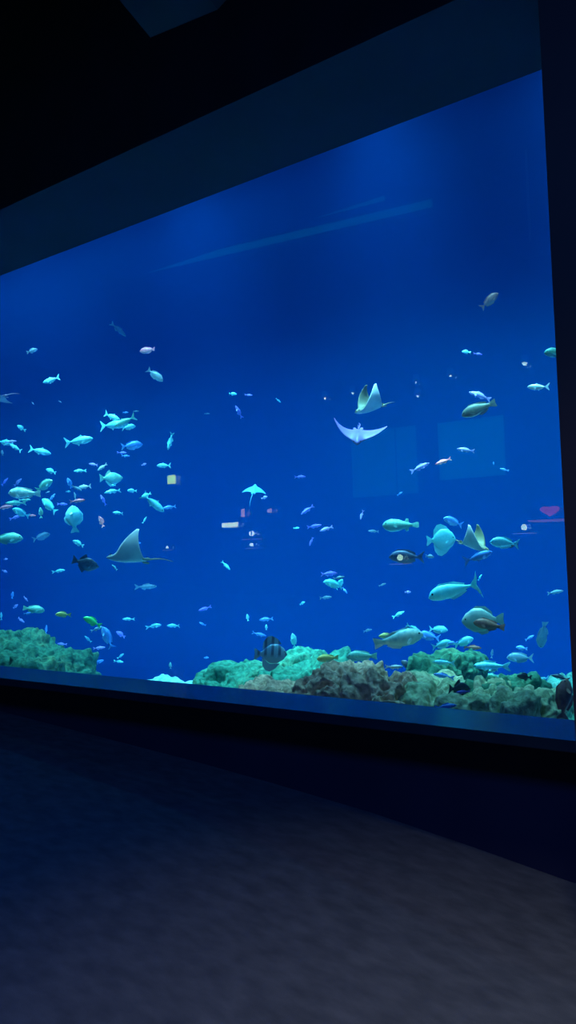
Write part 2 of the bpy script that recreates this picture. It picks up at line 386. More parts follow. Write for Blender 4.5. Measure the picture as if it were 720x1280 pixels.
# profile rows: x from nose (0) to tail root, top, bottom, half width ; tail / dorsal / anal outlines as (x, z), pectoral (x, z, length)
def prof_lerp(p, x):
    for a, b in zip(p, p[1:]):
        if a[0] <= x <= b[0]:
            t = (x - a[0]) / (b[0] - a[0]); t = t * t * (3 - 2 * t) * .4 + t * .6
            return [a[i] + (b[i] - a[i]) * t for i in (1, 2, 3)]
    return list(p[-1][1:])
TYPES = {
 'jack': dict(body=[(0, .0, -.0, .0), (.03, .035, -.035, .025), (.12, .085, -.08, .055), (.28, .125, -.12, .075), (.45, .12, -.115, .07), (.62, .075, -.075, .045), (.76, .03, -.03, .02), (.82, .022, -.022, .012)],
    tail=[(.80, .02), (.99, .17), (1.0, .155), (.89, .0), (1.0, -.155), (.99, -.17), (.80, -.02)],
    dorsal=[(.36, .115), (.42, .185), (.47, .14), (.72, .06), (.70, .03), (.36, .09)], anal=[(.48, -.10), (.53, -.165), (.57, -.12), (.74, -.055), (.72, -.03), (.48, -.08)], pec=(.27, -.03, .15)),
 'slender': dict(body=[(0, .0, -.0, .0), (.04, .03, -.03, .02), (.15, .065, -.06, .045), (.35, .09, -.085, .06), (.6, .065, -.065, .04), (.78, .03, -.03, .018), (.82, .025, -.025, .012)],
    tail=[(.80, .025), (.97, .10), (1.0, .095), (.93, .0), (1.0, -.095), (.97, -.10), (.80, -.025)],
    dorsal=[(.30, .08), (.38, .13), (.66, .085), (.64, .04), (.3, .06)], anal=[(.5, -.07), (.56, -.12), (.7, -.07), (.68, -.03), (.5, -.05)], pec=(.27, -.02, .11)),
 'damselfish': dict(body=[(0, .0, -.0, .0), (.04, .06, -.05, .035), (.14, .13, -.11, .065), (.30, .185, -.165, .085), (.48, .175, -.165, .075), (.64, .10, -.10, .05), (.75, .05, -.05, .025), (.80, .045, -.045, .012)],
    tail=[(.78, .045), (.96, .15), (1.0, .14), (.93, .0), (1.0, -.14), (.96, -.15), (.78, -.045)],
    dorsal=[(.24, .16), (.34, .235), (.56, .225), (.70, .15), (.68, .07), (.24, .12)], anal=[(.44, -.15), (.52, -.225), (.64, -.19), (.70, -.11), (.67, -.06), (.44, -.12)], pec=(.28, -.03, .15)),
 'surgeonfish': dict(body=[(0, -.01, -.02, .0), (.03, .035, -.05, .03), (.12, .135, -.115, .055), (.28, .185, -.17, .075), (.46, .18, -.165, .07), (.64, .11, -.105, .045), (.78, .04, -.04, .02), (.83, .03, -.03, .012)],
    tail=[(.81, .03), (.96, .16), (1.0, .19), (.93, .0), (1.0, -.19), (.96, -.16), (.81, -.03)],
    dorsal=[(.16, .15), (.24, .215), (.55, .21), (.76, .12), (.74, .045), (.16, .12)], anal=[(.36, -.155), (.42, -.215), (.62, -.18), (.76, -.11), (.73, -.045), (.36, -.13)], pec=(.25, -.03, .14)),
 'unicornfish': dict(body=[(0, -.03, -.04, .0), (.02, .01, -.07, .03), (.09, .095, -.115, .05), (.22, .145, -.145, .065), (.42, .14, -.15, .065), (.62, .085, -.10, .04), (.78, .028, -.03, .018), (.85, .022, -.022, .01)],
    tail=[(.83, .022), (.93, .12), (.99, .26), (.975, .12), (.945, .0), (.98, -.12), (1.0, -.28), (.92, -.11), (.83, -.022)],
    dorsal=[(.18, .125), (.26, .175), (.55, .155), (.74, .075), (.72, .035), (.18, .11)], anal=[(.38, -.13), (.46, -.19), (.62, -.15), (.75, -.08), (.72, -.035), (.38, -.12)], pec=(.22, -.05, .11)),
 'parrotfish': dict(body=[(0, -.01, -.03, .0), (.02, .03, -.06, .035), (.10, .115, -.12, .075), (.26, .175, -.17, .10), (.45, .165, -.165, .09), (.63, .105, -.11, .06), (.78, .06, -.06, .03), (.84, .055, -.055, .018)],
    tail=[(.82, .055), (.95, .105), (1.0, .115), (.985, .0), (1.0, -.115), (.95, -.105), (.82, -.055)],
    dorsal=[(.22, .155), (.28, .20), (.6, .165), (.76, .115), (.74, .055), (.22, .13)], anal=[(.46, -.15), (.52, -.20), (.66, -.16), (.76, -.10), (.73, -.055), (.46, -.13)], pec=(.26, -.04, .16)),
 'pufferfish': dict(body=[(0, .0, -.02, .0), (.02, .05, -.06, .05), (.10, .13, -.14, .12), (.25, .18, -.19, .155), (.44, .165, -.17, .14), (.62, .10, -.10, .08), (.76, .055, -.055, .035), (.83, .045, -.045, .018)],
    tail=[(.81, .045), (.95, .085), (1.0, .07), (1.0, -.07), (.95, -.085), (.81, -.045)],
    dorsal=[(.60, .09), (.66, .19), (.72, .18), (.74, .055), (.60, .08)], anal=[(.60, -.09), (.66, -.18), (.72, -.16), (.74, -.055), (.60, -.07)], pec=(.28, -.02, .14)),
 'spadefish': dict(body=[(0, .0, -.02, .0), (.03, .09, -.08, .03), (.12, .25, -.22, .05), (.30, .37, -.36, .07), (.50, .36, -.36, .065), (.66, .24, -.24, .045), (.77, .08, -.08, .02), (.82, .055, -.055, .012)],
    tail=[(.80, .05), (.96, .17), (1.0, .16), (.97, .0), (1.0, -.16), (.96, -.17), (.80, -.05)],
    dorsal=[(.18, .29), (.30, .44), (.48, .53), (.62, .50), (.73, .34), (.75, .12), (.5, .30)], anal=[(.20, -.28), (.34, -.44), (.50, -.53), (.63, -.49), (.73, -.34), (.75, -.12), (.5, -.30)], pec=(.26, -.04, .13)),
 'ovalfish': dict(body=[(0, .0, -.02, .0), (.03, .07, -.07, .03), (.12, .19, -.18, .055), (.30, .30, -.29, .08), (.50, .29, -.29, .075), (.66, .18, -.19, .05), (.77, .075, -.075, .022), (.82, .055, -.055, .012)],
    tail=[(.80, .055), (.96, .15), (1.0, .15), (.98, .0), (1.0, -.15), (.96, -.15), (.80, -.055)],
    dorsal=[(.22, .25), (.36, .345), (.58, .33), (.72, .20), (.75, .08), (.45, .24)], anal=[(.34, -.26), (.46, -.35), (.60, -.32), (.72, -.19), (.75, -.08), (.45, -.24)], pec=(.27, -.04, .13)),
 'roundtrigger': None,
 'triggerfish': dict(body=[(0, .0, -.02, .0), (.03, .04, -.05, .03), (.14, .15, -.16, .06), (.34, .255, -.265, .085), (.50, .255, -.26, .08), (.66, .15, -.15, .05), (.78, .06, -.06, .025), (.83, .05, -.05, .014)],
    tail=[(.81, .05), (.95, .16), (1.0, .19), (.98, .0), (1.0, -.19), (.95, -.16), (.81, -.05)],
    dorsal=[(.48, .24), (.55, .38), (.64, .30), (.76, .14), (.74, .06), (.48, .2)], anal=[(.48, -.24), (.55, -.38), (.64, -.30), (.76, -.14), (.74, -.06), (.48, -.2)], pec=(.30, -.02, .10)),
}
TYPES['roundtrigger'] = TYPES['ovalfish']
NAMES = {'roundtrigger': 'triggerfish', 'jack': 'jack_fish', 'slender': 'fusilier', 'damselfish': 'damselfish', 'surgeonfish': 'surgeonfish', 'unicornfish': 'unicornfish', 'parrotfish': 'parrotfish', 'pufferfish': 'pufferfish', 'spadefish': 'spadefish', 'ovalfish': 'spadefish', 'triggerfish': 'triggerfish'}

def bendy(x, bend):                                # sideways sweep of the tail, x measured nose 0 .. tail 1
    return bend * max(0, x - .25) ** 2
def trunk(bm, d, bend, rings=16, seg=14):
    p = d['body']; xe = p[-1][0]
    xs = [0.004 + (xe - .004) * ((i / (rings - 1)) ** 1.25) for i in range(rings)]
    prev = None; tip = bm.verts.new((.5, 0, (p[0][1] + p[0][2]) / 2))
    for i, x in enumerate(xs):
        t, b, w = prof_lerp(p, x); t = max(t, .008 + (t + b) / 2); c = (t + b) / 2; h = (t - b) / 2; w = max(w, .006)
        r = [bm.verts.new((.5 - x, bendy(x, bend) + w * math.cos(2 * math.pi * k / seg), c + h * math.sin(2 * math.pi * k / seg))) for k in range(seg)]
        for k in range(seg):
            k2 = (k + 1) % seg
            if prev: bm.faces.new((prev[k], prev[k2], r[k2], r[k]))
            else: bm.faces.new((tip, r[k2], r[k]))
        prev = r
    bm.faces.new(prev)
def fin(bm, pts, bend, th=.012, edge=.003):
    # closed blade following the body's sweep; thicker in the middle than at the rim
    cx = sum(p[0] for p in pts) / len(pts); cz = sum(p[1] for p in pts) / len(pts)
    L = [bm.verts.new((.5 - x, bendy(x, bend) + edge, z)) for x, z in pts]; Rr = [bm.verts.new((.5 - x, bendy(x, bend) - edge, z)) for x, z in pts]
    a = bm.verts.new((.5 - cx, bendy(cx, bend) + th, cz)); b = bm.verts.new((.5 - cx, bendy(cx, bend) - th, cz))
    n = len(pts)
    for i in range(n):
        j = (i + 1) % n
        bm.faces.new((L[i], L[j], a)); bm.faces.new((Rr[j], Rr[i], b)); bm.faces.new((L[j], L[i], Rr[i], Rr[j]))
def pectoral(bm, d, s):
    x, z, l = d['pec']; w = prof_lerp(d['body'], x)[2]
    pts = [(0, .02), (l * .55, .045), (l, .0), (l * .7, -.05), (0, -.025)]
    A, B = [], []
    for (u, v) in pts:
        X = .5 - x - u * .85; Y = s * (w * .9 + u * .42); Z = z + v - u * .35
        A.append(bm.verts.new((X, Y + .004, Z))); B.append(bm.verts.new((X, Y - .004, Z)))
    bm.faces.new(A); bm.faces.new(B[::-1])
    for i in range(5): bm.faces.new((A[i], B[i], B[(i + 1) % 5], A[(i + 1) % 5]))
def eye(bm, d, s, r=.02):
    x = .09 if d is not TYPES['spadefish'] else .10
    t, b, w = prof_lerp(d['body'], x)
    m = Matrix.Translation((.5 - x, s * w * .86, (t + b) / 2 + (t - b) * .14)) @ Matrix.Diagonal((1, .5, 1, 1))
    bmesh.ops.create_icosphere(bm, subdivisions=2, radius=r, matrix=m)
MESH = {}
def mesh_of(key, build, smooth=True, mat=None):
    if key not in MESH:
        bm = bmesh.new(); build(bm); bmesh.ops.recalc_face_normals(bm, faces=bm.faces)
        me = bpy.data.meshes.new(key[0] if isinstance(key, tuple) else key); bm.to_mesh(me); bm.free()
        me.materials.append(mat)
        if smooth:
            for p in me.polygons: p.use_smooth = True
        MESH[key] = me
    return MESH[key]
def inst(name, me, mat, parent=None):
    o = bpy.data.objects.new(name, me); COL.objects.link(o)
    if mat:
        o.material_slots[0].link = 'OBJECT'; o.material_slots[0].material = mat
    if parent: o.parent = parent
    return o
def place(o, pos, ang, size_px, t=0.0, roll=0.0, deep=1.0):
    a = math.radians(ang)
    h = (RIGHT * math.cos(a) + UP * math.sin(a) + FWD * t).normalized()
    pz = RIGHT * -math.sin(a) + UP * math.cos(a)
    if math.cos(a) < -1e-6: pz = -pz
    u = (pz - h * pz.dot(h)).normalized()
    q = Matrix.Rotation(math.radians(roll), 3, h); u = q @ u
    y = u.cross(h)
    s = size_px * dist(pos) / F_PX / (1 / math.sqrt(1 + t * t))
    m = Matrix((h, y, u)).transposed().to_4x4()
    o.matrix_world = Matrix.Translation(pos) @ m @ Matrix.Diagonal((s, s * deep, s * deep, 1))
NF = [0]
def F(px, py, L, ang, typ, col, y, label, t=None, roll=None, group=None):
    NF[0] += 1
    rng = random.Random(NF[0] * 17)
    d = TYPES[typ]; name = NAMES[typ]; mat = FM[col]
    bend = rng.choice((-.35, -.15, .15, .35)) if L > 9 else .15
    if t is None: t = rng.uniform(-.35, .35)
    if roll is None: roll = rng.uniform(-12, 12)
    if L < 13:
        def whole(bm):
            trunk(bm, d, bend, 10, 10); fin(bm, d['tail'], bend); fin(bm, d['dorsal'], bend); fin(bm, d['anal'], bend)
        o = inst(name, mesh_of((name, 'w', bend), whole, True, mat), mat)
    else:
        o = inst(name, mesh_of((name, 'b', bend), lambda bm: trunk(bm, d, bend), True, mat), mat)
        inst('tail_fin', mesh_of(('tail_fin', typ, bend), lambda bm: fin(bm, d['tail'], bend), False, mat), mat, o)
        inst('dorsal_fin', mesh_of(('dorsal_fin', typ, bend), lambda bm: fin(bm, d['dorsal'], bend), False, mat), mat, o)
        inst('anal_fin', mesh_of(('anal_fin', typ, bend), lambda bm: fin(bm, d['anal'], bend), False, mat), mat, o)
        for s in (-1, 1):
            inst('pectoral_fin', mesh_of(('pectoral_fin', typ, s), lambda bm: pectoral(bm, d, s), False, mat), mat, o)
            if L >= 18: inst('eye', mesh_of(('eye', typ, s), lambda bm: eye(bm, d, s), True, M_EYE), M_EYE, o)
    place(o, P(px, py, y), ang, L, t, roll, {'slender': 1.3, 'jack': 1.12}.get(typ, 1.0))
    tag(o, label, 'fish', group or {'jack': 'silvery jacks', 'slender': 'slim fusiliers', 'damselfish': 'small damselfish'}.get(typ, NAMES[typ].replace('fish', '') + ' fish'))
    return o
# --- open water, upper part
F(40, 438.5, 14, 20, 'damselfish', 'silver', 3.0, 'small silver fish alone, topmost above the jack shoal, tail curled down')
F(64.5, 475, 23, 196, 'jack', 'cyan', 2.6, 'pale cyan jack with fork tail raised, swimming alone beneath the topmost small silver fish')
F(148, 412, 24, -42, 'slender', 'dim', 5.0, 'faint dusky slim fish slanting nose-down high in the open water', t=.2)
F(185, 438, 22, 180, 'parrotfish', 'pink', 3.4, 'dull pink fish high above the jack shoal, over the white-tailed silver fish')
F(194, 469, 24, -38, 'surgeonfish', 'silver', 2.8, 'silver-white fish nosing down just below the dull pink fish')
# --- the jack shoal
F(26.5, 535, 13, 150, 'damselfish', 'cyan', 3.2, 'stubby cyan fish above the pair of cyan jacks at the frame edge')
F(140, 521, 24, -24, 'jack', 'cyan', 3.1, 'uppermost jack of the tight knot of four, nose tilted down')
F(142, 531, 37, 3, 'jack', 'cyan', 2.9, 'longest jack of the tight knot of four, swimming level with wide fork tail')
F(156, 527, 27, 208, 'jack', 'teal', 2.7, 'teal jack of the tight knot of four with its forked tail pointing up')
F(161, 534, 17, 12, 'surgeonfish', 'cyan', 2.8, 'short deep cyan fish at the front end of the tight knot of four')
F(157, 515.5, 8, 0, 'slender', 'blue', 4.0, 'tiny bright blue fish just above the tight knot of jacks')
F(170, 514, 8, 0, 'slender', 'dim', 4.6, 'tiny dim fish trailing the tiny bright blue one above the jack knot')
F(99, 551, 36, 9, 'jack', 'cyan', 2.6, 'big cyan jack with hanging fork tail, swimming alone under the jack knot')
F(6, 553, 24, -10, 'jack', 'cyan', 2.6, 'cyan jack half cut by the frame edge above the crumpled small jack')
F(14, 552, 14, 4, 'slender', 'lav', 2.5, 'lavender slim fish overlapping the cyan jack at the frame edge')
F(20, 560, 17, 150, 'jack', 'cyan', 2.6, 'small cyan jack turned with its tail down behind the lavender slim fish')
F(50, 564, 27, -14, 'jack', 'cyan', 2.8, 'cyan jack nosing gently down below the big lone jack')
F(165, 557, 26, 8, 'surgeonfish', 'blue', 3.0, 'smooth blue oval fish with pointed tail under the jack knot')
F(153, 566, 12, 0, 'slender', 'violet', 4.0, 'tiny violet fish, upper one of the stacked pair under the blue oval fish')
F(157, 570, 11, 0, 'slender', 'blue', 3.9, 'tiny blue fish, lower one of the stacked pair under the blue oval fish')
F(3, 566, 7, 90, 'damselfish', 'silver', 3.6, 'tiny pale upright fish at the frame edge below the lavender slim fish')
F(41, 504, 5, -50, 'slender', 'silver', 4.6, 'speck-sized silver fish above the stubby cyan fish')
F(75, 502, 5, -30, 'slender', 'silver', 4.6, 'speck-sized silver fish under the lone pale cyan jack')
F(213, 552, 22, 255, 'slender', 'cyan', 3.2, 'thin cyan fish hanging head-down above the fork-tailed blue fusilier')
F(180, 580.5, 7, 20, 'damselfish', 'lav', 4.2, 'tiny pale blob-shaped fish between the vertical thin fish and the shoal')
F(205, 582, 19, 180, 'jack', 'cyan', 3.0, 'blue-cyan jack swimming level just above the lit exit sign reflection')
# --- dense shoal at the frame edge
F(100, 588.5, 16, 184, 'slender', 'cyan', 3.2, 'plain blue-cyan slim fish alone below the big lone jack')
F(117, 580.5, 13, 172, 'slender', 'lav', 3.4, 'small lavender fish above the greyish slanting fusilier')
F(128, 584, 16, 212, 'slender', 'silver', 3.3, 'greyish fusilier slanting down to meet the small lavender fish')
F(64, 589, 15, 160, 'damselfish', 'cyan', 3.0, 'compact bright cyan fish with upturned tail above the dense shoal')
F(6, 602, 12, 50, 'slender', 'violet', 4.2, 'dim violet sliver of a fish climbing close to the frame edge')
F(22, 603, 15, 38, 'slender', 'lav', 4.0, 'lavender sliver of a fish climbing above the long-bodied blotchy teal fish')
F(30, 616.5, 40, 178, 'parrotfish', 'pale', 2.3, 'long-bodied blotchy teal fish, biggest fish of the dense shoal', t=.05)
F(55, 607, 27, 30, 'surgeonfish', 'teal', 2.5, 'grey-teal fish climbing over the tail of the long-bodied blotchy teal fish')
F(60, 615, 5, 20, 'slender', 'silver', 4.5, 'speck-sized pale fish under the climbing grey-teal fish')
F(87, 604, 14, 110, 'damselfish', 'blue', 3.1, 'compact blue fish standing nose-up above the upright teal spadefish')
F(96, 610, 15, -28, 'slender', 'dim', 3.3, 'grey-blue fish tucked below the compact nose-up blue fish')
F(106, 608.5, 18, 186, 'jack', 'silver', 3.4, 'greyish jack with raised shoulder above the pinkish streak-shaped fish')
F(85.5, 614.5, 6, 0, 'damselfish', 'cyan', 4.4, 'tiny cyan dot-like fish just under the compact nose-up blue fish')
F(94, 620, 11, 110, 'slender', 'dim', 3.9, 'small dim fish pointing up above the pinkish streak-shaped fish')
F(31, 625, 15, 2, 'slender', 'teal', 3.0, 'thin teal fish right under the belly of the blotchy teal fish')
F(20, 629, 24, 180, 'slender', 'teal', 2.7, 'green-teal fish below the blotchy teal fish, touching the pinkish banded fish')
F(6, 634, 20, 8, 'slender', 'pink', 2.9, 'pinkish white banded fish crossing the frame edge in the dense shoal')
F(26, 641, 22, 152, 'surgeonfish', 'cyan', 2.6, 'bright cyan wedge-shaped fish with drooping tail in the lower dense shoal')
F(20, 646.5, 15, 20, 'slender', 'violet', 3.0, 'violet slim fish under the bright cyan wedge-shaped fish')
F(40, 644.5, 11, 0, 'slender', 'pink', 3.2, 'small pink fish at the tail of the bright cyan wedge-shaped fish')
F(61, 632, 25, 138, 'surgeonfish', 'cyan_bright', 2.5, 'vivid cyan fish bent downward at the end of the dense shoal')
F(65, 622, 13, 50, 'slender', 'blue', 2.7, 'blue slim fish rising from the back of the vivid bent cyan fish')
F(51, 641, 14, 95, 'damselfish', 'teal', 2.9, 'dull teal fish hanging upright beside the vivid bent cyan fish')
F(78, 630, 13, -5, 'slender', 'violet', 3.6, 'thin violet fish between the vivid bent cyan fish and the pinkish streak')
F(97, 626, 19, 6, 'slender', 'pink', 2.6, 'pinkish white streak-shaped fish crossing above the upright teal spadefish')
F(92, 648, 33, 98, 'ovalfish', 'cyan', 2.3, 'upright teal spadefish with its snout pointing to the surface', t=.25, roll=10)
F(127, 652, 16, 118, 'damselfish', 'pink', 2.8, 'bright pink fish with its tail hanging down, beside the big eagle ray')
F(9, 673, 38, 2, 'parrotfish', 'teal', 1.9, 'broad teal parrotfish half out of frame below the dense shoal')
F(98, 679, 16, 155, 'damselfish', 'cyan', 2.8, 'compact cyan fish between the upright spadefish and the dark triggerfish')
F(52, 671, 22, 20, 'surgeonfish', 'dim', 5.2, 'blurry dusky fish far back beside the broad teal parrotfish')
F(107, 705, 32, -14, 'triggerfish', 'dark', 2.2, 'near-black triggerfish with pale back in front of the big ray')
F(139, 598, 28, 4, 'triggerfish', 'teal', 2.8, 'angular teal fish above the tiny cyan ball-shaped fish')
F(141, 606.5, 8, 180, 'damselfish', 'cyan_bright', 3.2, 'tiny cyan ball-shaped fish tucked under the angular teal fish')
F(141, 614, 20, 193, 'slender', 'cyan', 3.1, 'light blue fusilier with raised tail beneath the angular teal fish')
F(165, 613.5, 12, 178, 'damselfish', 'cyan', 3.4, 'small cyan fish alone between the fusiliers and the long slanting jack')
F(129, 625, 15, 118, 'slender', 'violet', 3.8, 'arched violet-blue fish slanting under the light blue fusilier')
F(192, 629, 34, -40, 'jack', 'cyan', 2.6, 'long cyan jack diving diagonally with its fins spread')
F(183, 619, 13, 200, 'damselfish', 'cyan_bright', 2.5, 'small bright fish against the tail of the long diving jack')
F(212, 634, 17, 190, 'slender', 'blue', 2.9, 'blue fusilier with upturned tail touching the snout of the diving jack')
F(148, 641, 16, 178, 'slender', 'cyan', 3.3, 'slim cyan fish level above the wing of the big eagle ray')
F(181, 650, 10, 62, 'slender', 'cyan', 3.5, 'little cyan fish rising just past the wing tip of the big ray')
F(171, 679, 11, 4, 'slender', 'blue', 3.6, 'tiny blue fish crossing behind the wing of the big eagle ray')
F(143.5, 709.5, 11, 138, 'slender', 'cyan', 1.4, 'small blue-cyan fish slanting just under the belly of the big ray')
F(7, 699, 6, 10, 'damselfish', 'lav', 4.5, 'tiny lavender fish, higher of two under the broad teal parrotfish')
F(6, 714, 7, -25, 'damselfish', 'lav', 4.5, 'tiny lavender fish, lower of two under the broad teal parrotfish')
F(74, 713.5, 16, 8, 'slender', 'cyan', 3.2, 'cyan slim fish level under the near-black triggerfish')
# --- above the dark green reef
F(15.5, 744, 9, 80, 'damselfish', 'blue', 4.0, 'tiny upright blue fish highest above the dark green reef')
F(32, 748.5, 9, -42, 'slender', 'lav', 4.0, 'tiny lavender fish slanting above the helmet-shaped teal fish')
F(19.5, 758, 8, 40, 'damselfish', 'lav', 4.2, 'tiny dim lavender fish beneath the tiny upright blue one')
F(42, 761.5, 27, -8, 'parrotfish', 'teal', 2.4, 'helmet-shaped teal fish nosing down over the dark green reef')
F(34, 767, 11, 8, 'slender', 'blue', 2.4, 'small blue fish hugging the tail of the helmet-shaped teal fish')
F(79, 768, 19, 180, 'damselfish', 'yellow', 2.4, 'mustard yellow fish swimming level between the reef and the lime fish')
F(115.5, 777, 25, 155, 'damselfish', 'green', 1.9, 'luminous lime green fish, the only one of its colour')
F(134, 797, 30, 112, 'surgeonfish', 'blue', 2.7, 'pale blue arched fish hanging below the lime green fish')
F(121, 786, 16, 20, 'slender', 'dim', 2.9, 'dusky blue fish between the lime green and the pale arched fish')
F(26, 775, 12, -30, 'slender', 'lav', 4.0, 'small dim fish just above the crest of the dark green reef')
F(58, 787, 12, 90, 'slender', 'blue', 3.5, 'small blue fish standing upright at the slope of the dark green reef')
F(110, 799, 12, 132, 'slender', 'cyan', 3.2, 'small bright blue fish slanting under the arched pale fish')
F(1.5, 770, 10, 95, 'slender', 'cyan', 3.6, 'sliver of a cyan fish at the frame edge above the reef')
F(151, 793, 14, 150, 'damselfish', 'violet', 3.8, 'round violet fish beside the arched pale blue fish')
F(160, 774, 15, 180, 'slender', 'cyan', 3.6, 'slim cyan fish, first and highest of three in a level file')
F(193, 782, 19, 8, 'slender', 'cyan', 3.3, 'cyan fish in the middle of three in a level file')
F(217, 782, 18, 184, 'slender', 'cyan', 3.3, 'cyan fish last of three in a level file towards open water')
F(256, 761, 17, 196, 'slender', 'violet', 3.6, 'violet-blue fish with upturned tail alone over open sand')
F(253, 780, 10, 150, 'slender', 'blue', 4.0, 'tiny blue fish right below the violet-blue one over open sand')
F(77, 805, 12, 178, 'slender', 'lav', 3.4, 'small lavender fish over the foot of the dark green reef')
F(124, 810, 15, 5, 'slender', 'lav', 3.2, 'lavender fish under the small bright slanting blue fish')
F(122, 828, 17, 22, 'slender', 'blue', 3.0, 'light blue fish climbing above the ledge, higher of the touching pair')
F(114, 833, 10, 48, 'slender', 'cyan', 3.0, 'small cyan fish at the tail of the climbing light blue fish')
F(99.5, 832, 10, 105, 'damselfish', 'cyan', 3.0, 'upright cyan fish just over the ledge near the reef')
F(94, 836.5, 17, 0, 'slender', 'cyan', 2.9, 'bright cyan fish skimming the ledge below the upright one')
F(151, 820, 11, 38, 'slender', 'cyan', 3.3, 'light cyan fish rising, upper of two close above the ledge')
F(149, 827, 12, -4, 'slender', 'cyan', 3.2, 'light cyan fish level, lower of two close above the ledge')
F(213, 832, 9, 90, 'damselfish', 'teal', 3.0, 'small round teal fish hovering over the pale coral mound')
F(258, 822, 6, 0, 'damselfish', 'blue', 4.6, 'faint blue fish dot near the outer slope of the mint reef')
F(183, 733.5, 27, 3, 'slender', 'dim', 5.0, 'faint dusky streak-shaped fish below the tail of the big ray')
# --- middle of the tank
F(291, 492.5, 10, 0, 'damselfish', 'cyan_bright', 3.2, 'tiny glowing cyan fish high in the middle of the tank')
F(311, 494, 10, 0, 'slender', 'violet', 3.6, 'tiny violet fish following the glowing cyan one')
F(298.5, 515, 18, 118, 'slender', 'violet', 3.4, 'slim violet fish slanting below the glowing cyan fish')
F(259, 517, 7, 0, 'slender', 'dim', 4.6, 'faint speck of a fish before the slanting violet one')
F(348, 500.5, 8, -40, 'slender', 'cyan', 4.2, 'tiny pale fish slanting alone between glowing fish and ray')
F(375, 596, 15, 2, 'slender', 'violet', 3.6, 'violet fusilier swimming level, highest of the violet group')
F(330.5, 622, 9, 20, 'damselfish', 'lav', 3.6, 'tiny light fish just below the small cyan ray')
F(384, 637.5, 19, 215, 'slender', 'violet', 3.5, 'slanting violet fish, second from top of the violet group')
F(370.5, 660, 8, 5, 'slender', 'cyan_bright', 3.6, 'tiny bright cyan fish beside the violet group')
F(393, 658, 19, 12, 'slender', 'violet', 3.6, 'dim violet fish swimming just behind the brighter blue-violet one')
F(408, 661, 18, 200, 'slender', 'lav', 3.3, 'brighter blue-violet fish leading the dim violet one')
F(389, 677, 12, 250, 'slender', 'violet', 3.5, 'small blue-violet fish hanging head-down under the violet group')
F(282.5, 707, 15, -45, 'slender', 'cyan_bright', 3.0, 'bright cyan slim fish diving alone in mid tank')
F(411, 717, 22, 2, 'slender', 'violet', 3.0, 'violet-blue fish lying across the top of the bright cyan tangle')
F(417, 730, 25, 165, 'surgeonfish', 'cyan_bright', 2.7, 'bright cyan fish, largest of the tangle in mid tank')
F(424, 731, 17, 60, 'surgeonfish', 'cyan_bright', 2.8, 'short bright cyan fish crossing the largest one of the tangle')
F(409, 727, 11, 190, 'damselfish', 'cyan_bright', 2.9, 'small bright fish poking out of the snout end of the tangle')
F(424, 722, 14, 10, 'slender', 'dim', 2.6, 'dusky fish over the back of the bright cyan tangle')
F(431, 738, 10, -50, 'slender', 'blue', 3.2, 'small blue fish slipping down out of the bright cyan tangle')
F(407, 747, 16, 8, 'slender', 'dim', 4.2, 'faint violet-grey fish level beneath the bright cyan tangle')
F(378, 754, 8, 30, 'damselfish', 'cyan', 4.0, 'tiny cyan ball of a fish above the flat mint rock')
F(309.5, 772, 9, 100, 'damselfish', 'cyan', 3.8, 'tiny cyan upright fish above the spadefish, before the level one')
F(333, 774, 19, 188, 'slender', 'blue', 3.4, 'slim blue fish level, highest above the striped spadefish')
F(333, 784, 7, 90, 'damselfish', 'cyan', 4.2, 'speck-sized cyan fish between slim blue fish and spadefish')
F(324, 793, 18, -14, 'slender', 'blue', 3.0, 'blue fish dipping right over the brow of the striped spadefish')
F(367, 801, 19, 98, 'surgeonfish', 'cyan', 3.0, 'light cyan fish pointing straight up beside the striped spadefish')
F(338, 817, 42, -3, 'spadefish', 'striped', 1.3, 'grey-blue spadefish with dark bars hovering before the mint reef', t=.1, roll=0)
F(410, 823, 28, 180, 'parrotfish', 'yellow', 1.6, 'yellow-green fish resting on the flat mint rock by the brown rock')
F(452, 820, 38, 180, 'parrotfish', 'teal', 1.5, 'plump teal fish skimming the top of the pitted brown rock')
# --- over the big reef
F(525, 584, 25, 24, 'slender', 'lav', 2.8, 'lavender-blue fish climbing across the square light reflection')
F(554, 577, 21, 200, 'slender', 'pink', 2.7, 'magenta fish with lifted tail beside the climbing lavender fish')
F(582, 562.5, 21, 170, 'slender', 'lav', 2.6, 'pale lavender fish with dark tail above the magenta fish')
F(500, 617, 8, 35, 'slender', 'blue', 4.2, 'tiny blue fish alone above the puffer')
F(612, 376, 26, 42, 'surgeonfish', 'brown', 3.6, 'dim reddish fish climbing, highest fish in the whole tank')
F(583, 440, 12, 175, 'damselfish', 'cyan_bright', 3.0, 'glowing cyan small fish under the dim reddish highest fish')
F(598, 442.5, 11, -5, 'slender', 'violet', 3.4, 'violet-blue small fish behind the glowing cyan small one')
F(696, 441, 34, 180, 'parrotfish', 'teal', 1.4, 'striped teal fish half hidden behind the pillar edge')
F(672.5, 484, 26, 177, 'jack', 'silver', 2.0, 'silver jack with neat fork tail near the pillar')
F(600, 494, 28, 162, 'slender', 'lav', 2.6, 'greyish violet fish directly above the olive grey humped fish')
F(598, 511, 42, 200, 'parrotfish', 'olive', 1.7, 'olive grey humped fish with raised tail beneath the greyish violet fish')
F(630, 587, 11, 165, 'slender', 'blue', 3.6, 'small blue fish at the corner of the bright square reflection')
F(617, 579, 4, 90, 'damselfish', 'blue', 4.4, 'speck-sized blue fish beside the small one at the reflection corner')
F(452, 644, 12, 255, 'slender', 'lav', 3.6, 'small pale violet fish hanging head-down before the puffer')
F(467, 664, 14, 176, 'slender', 'dim', 4.0, 'dim slim fish right before the face of the puffer')
F(500.5, 656.5, 45, 180, 'pufferfish', 'teal', 2.0, 'teal puffer with blotched cheek, level in open water', t=.05)
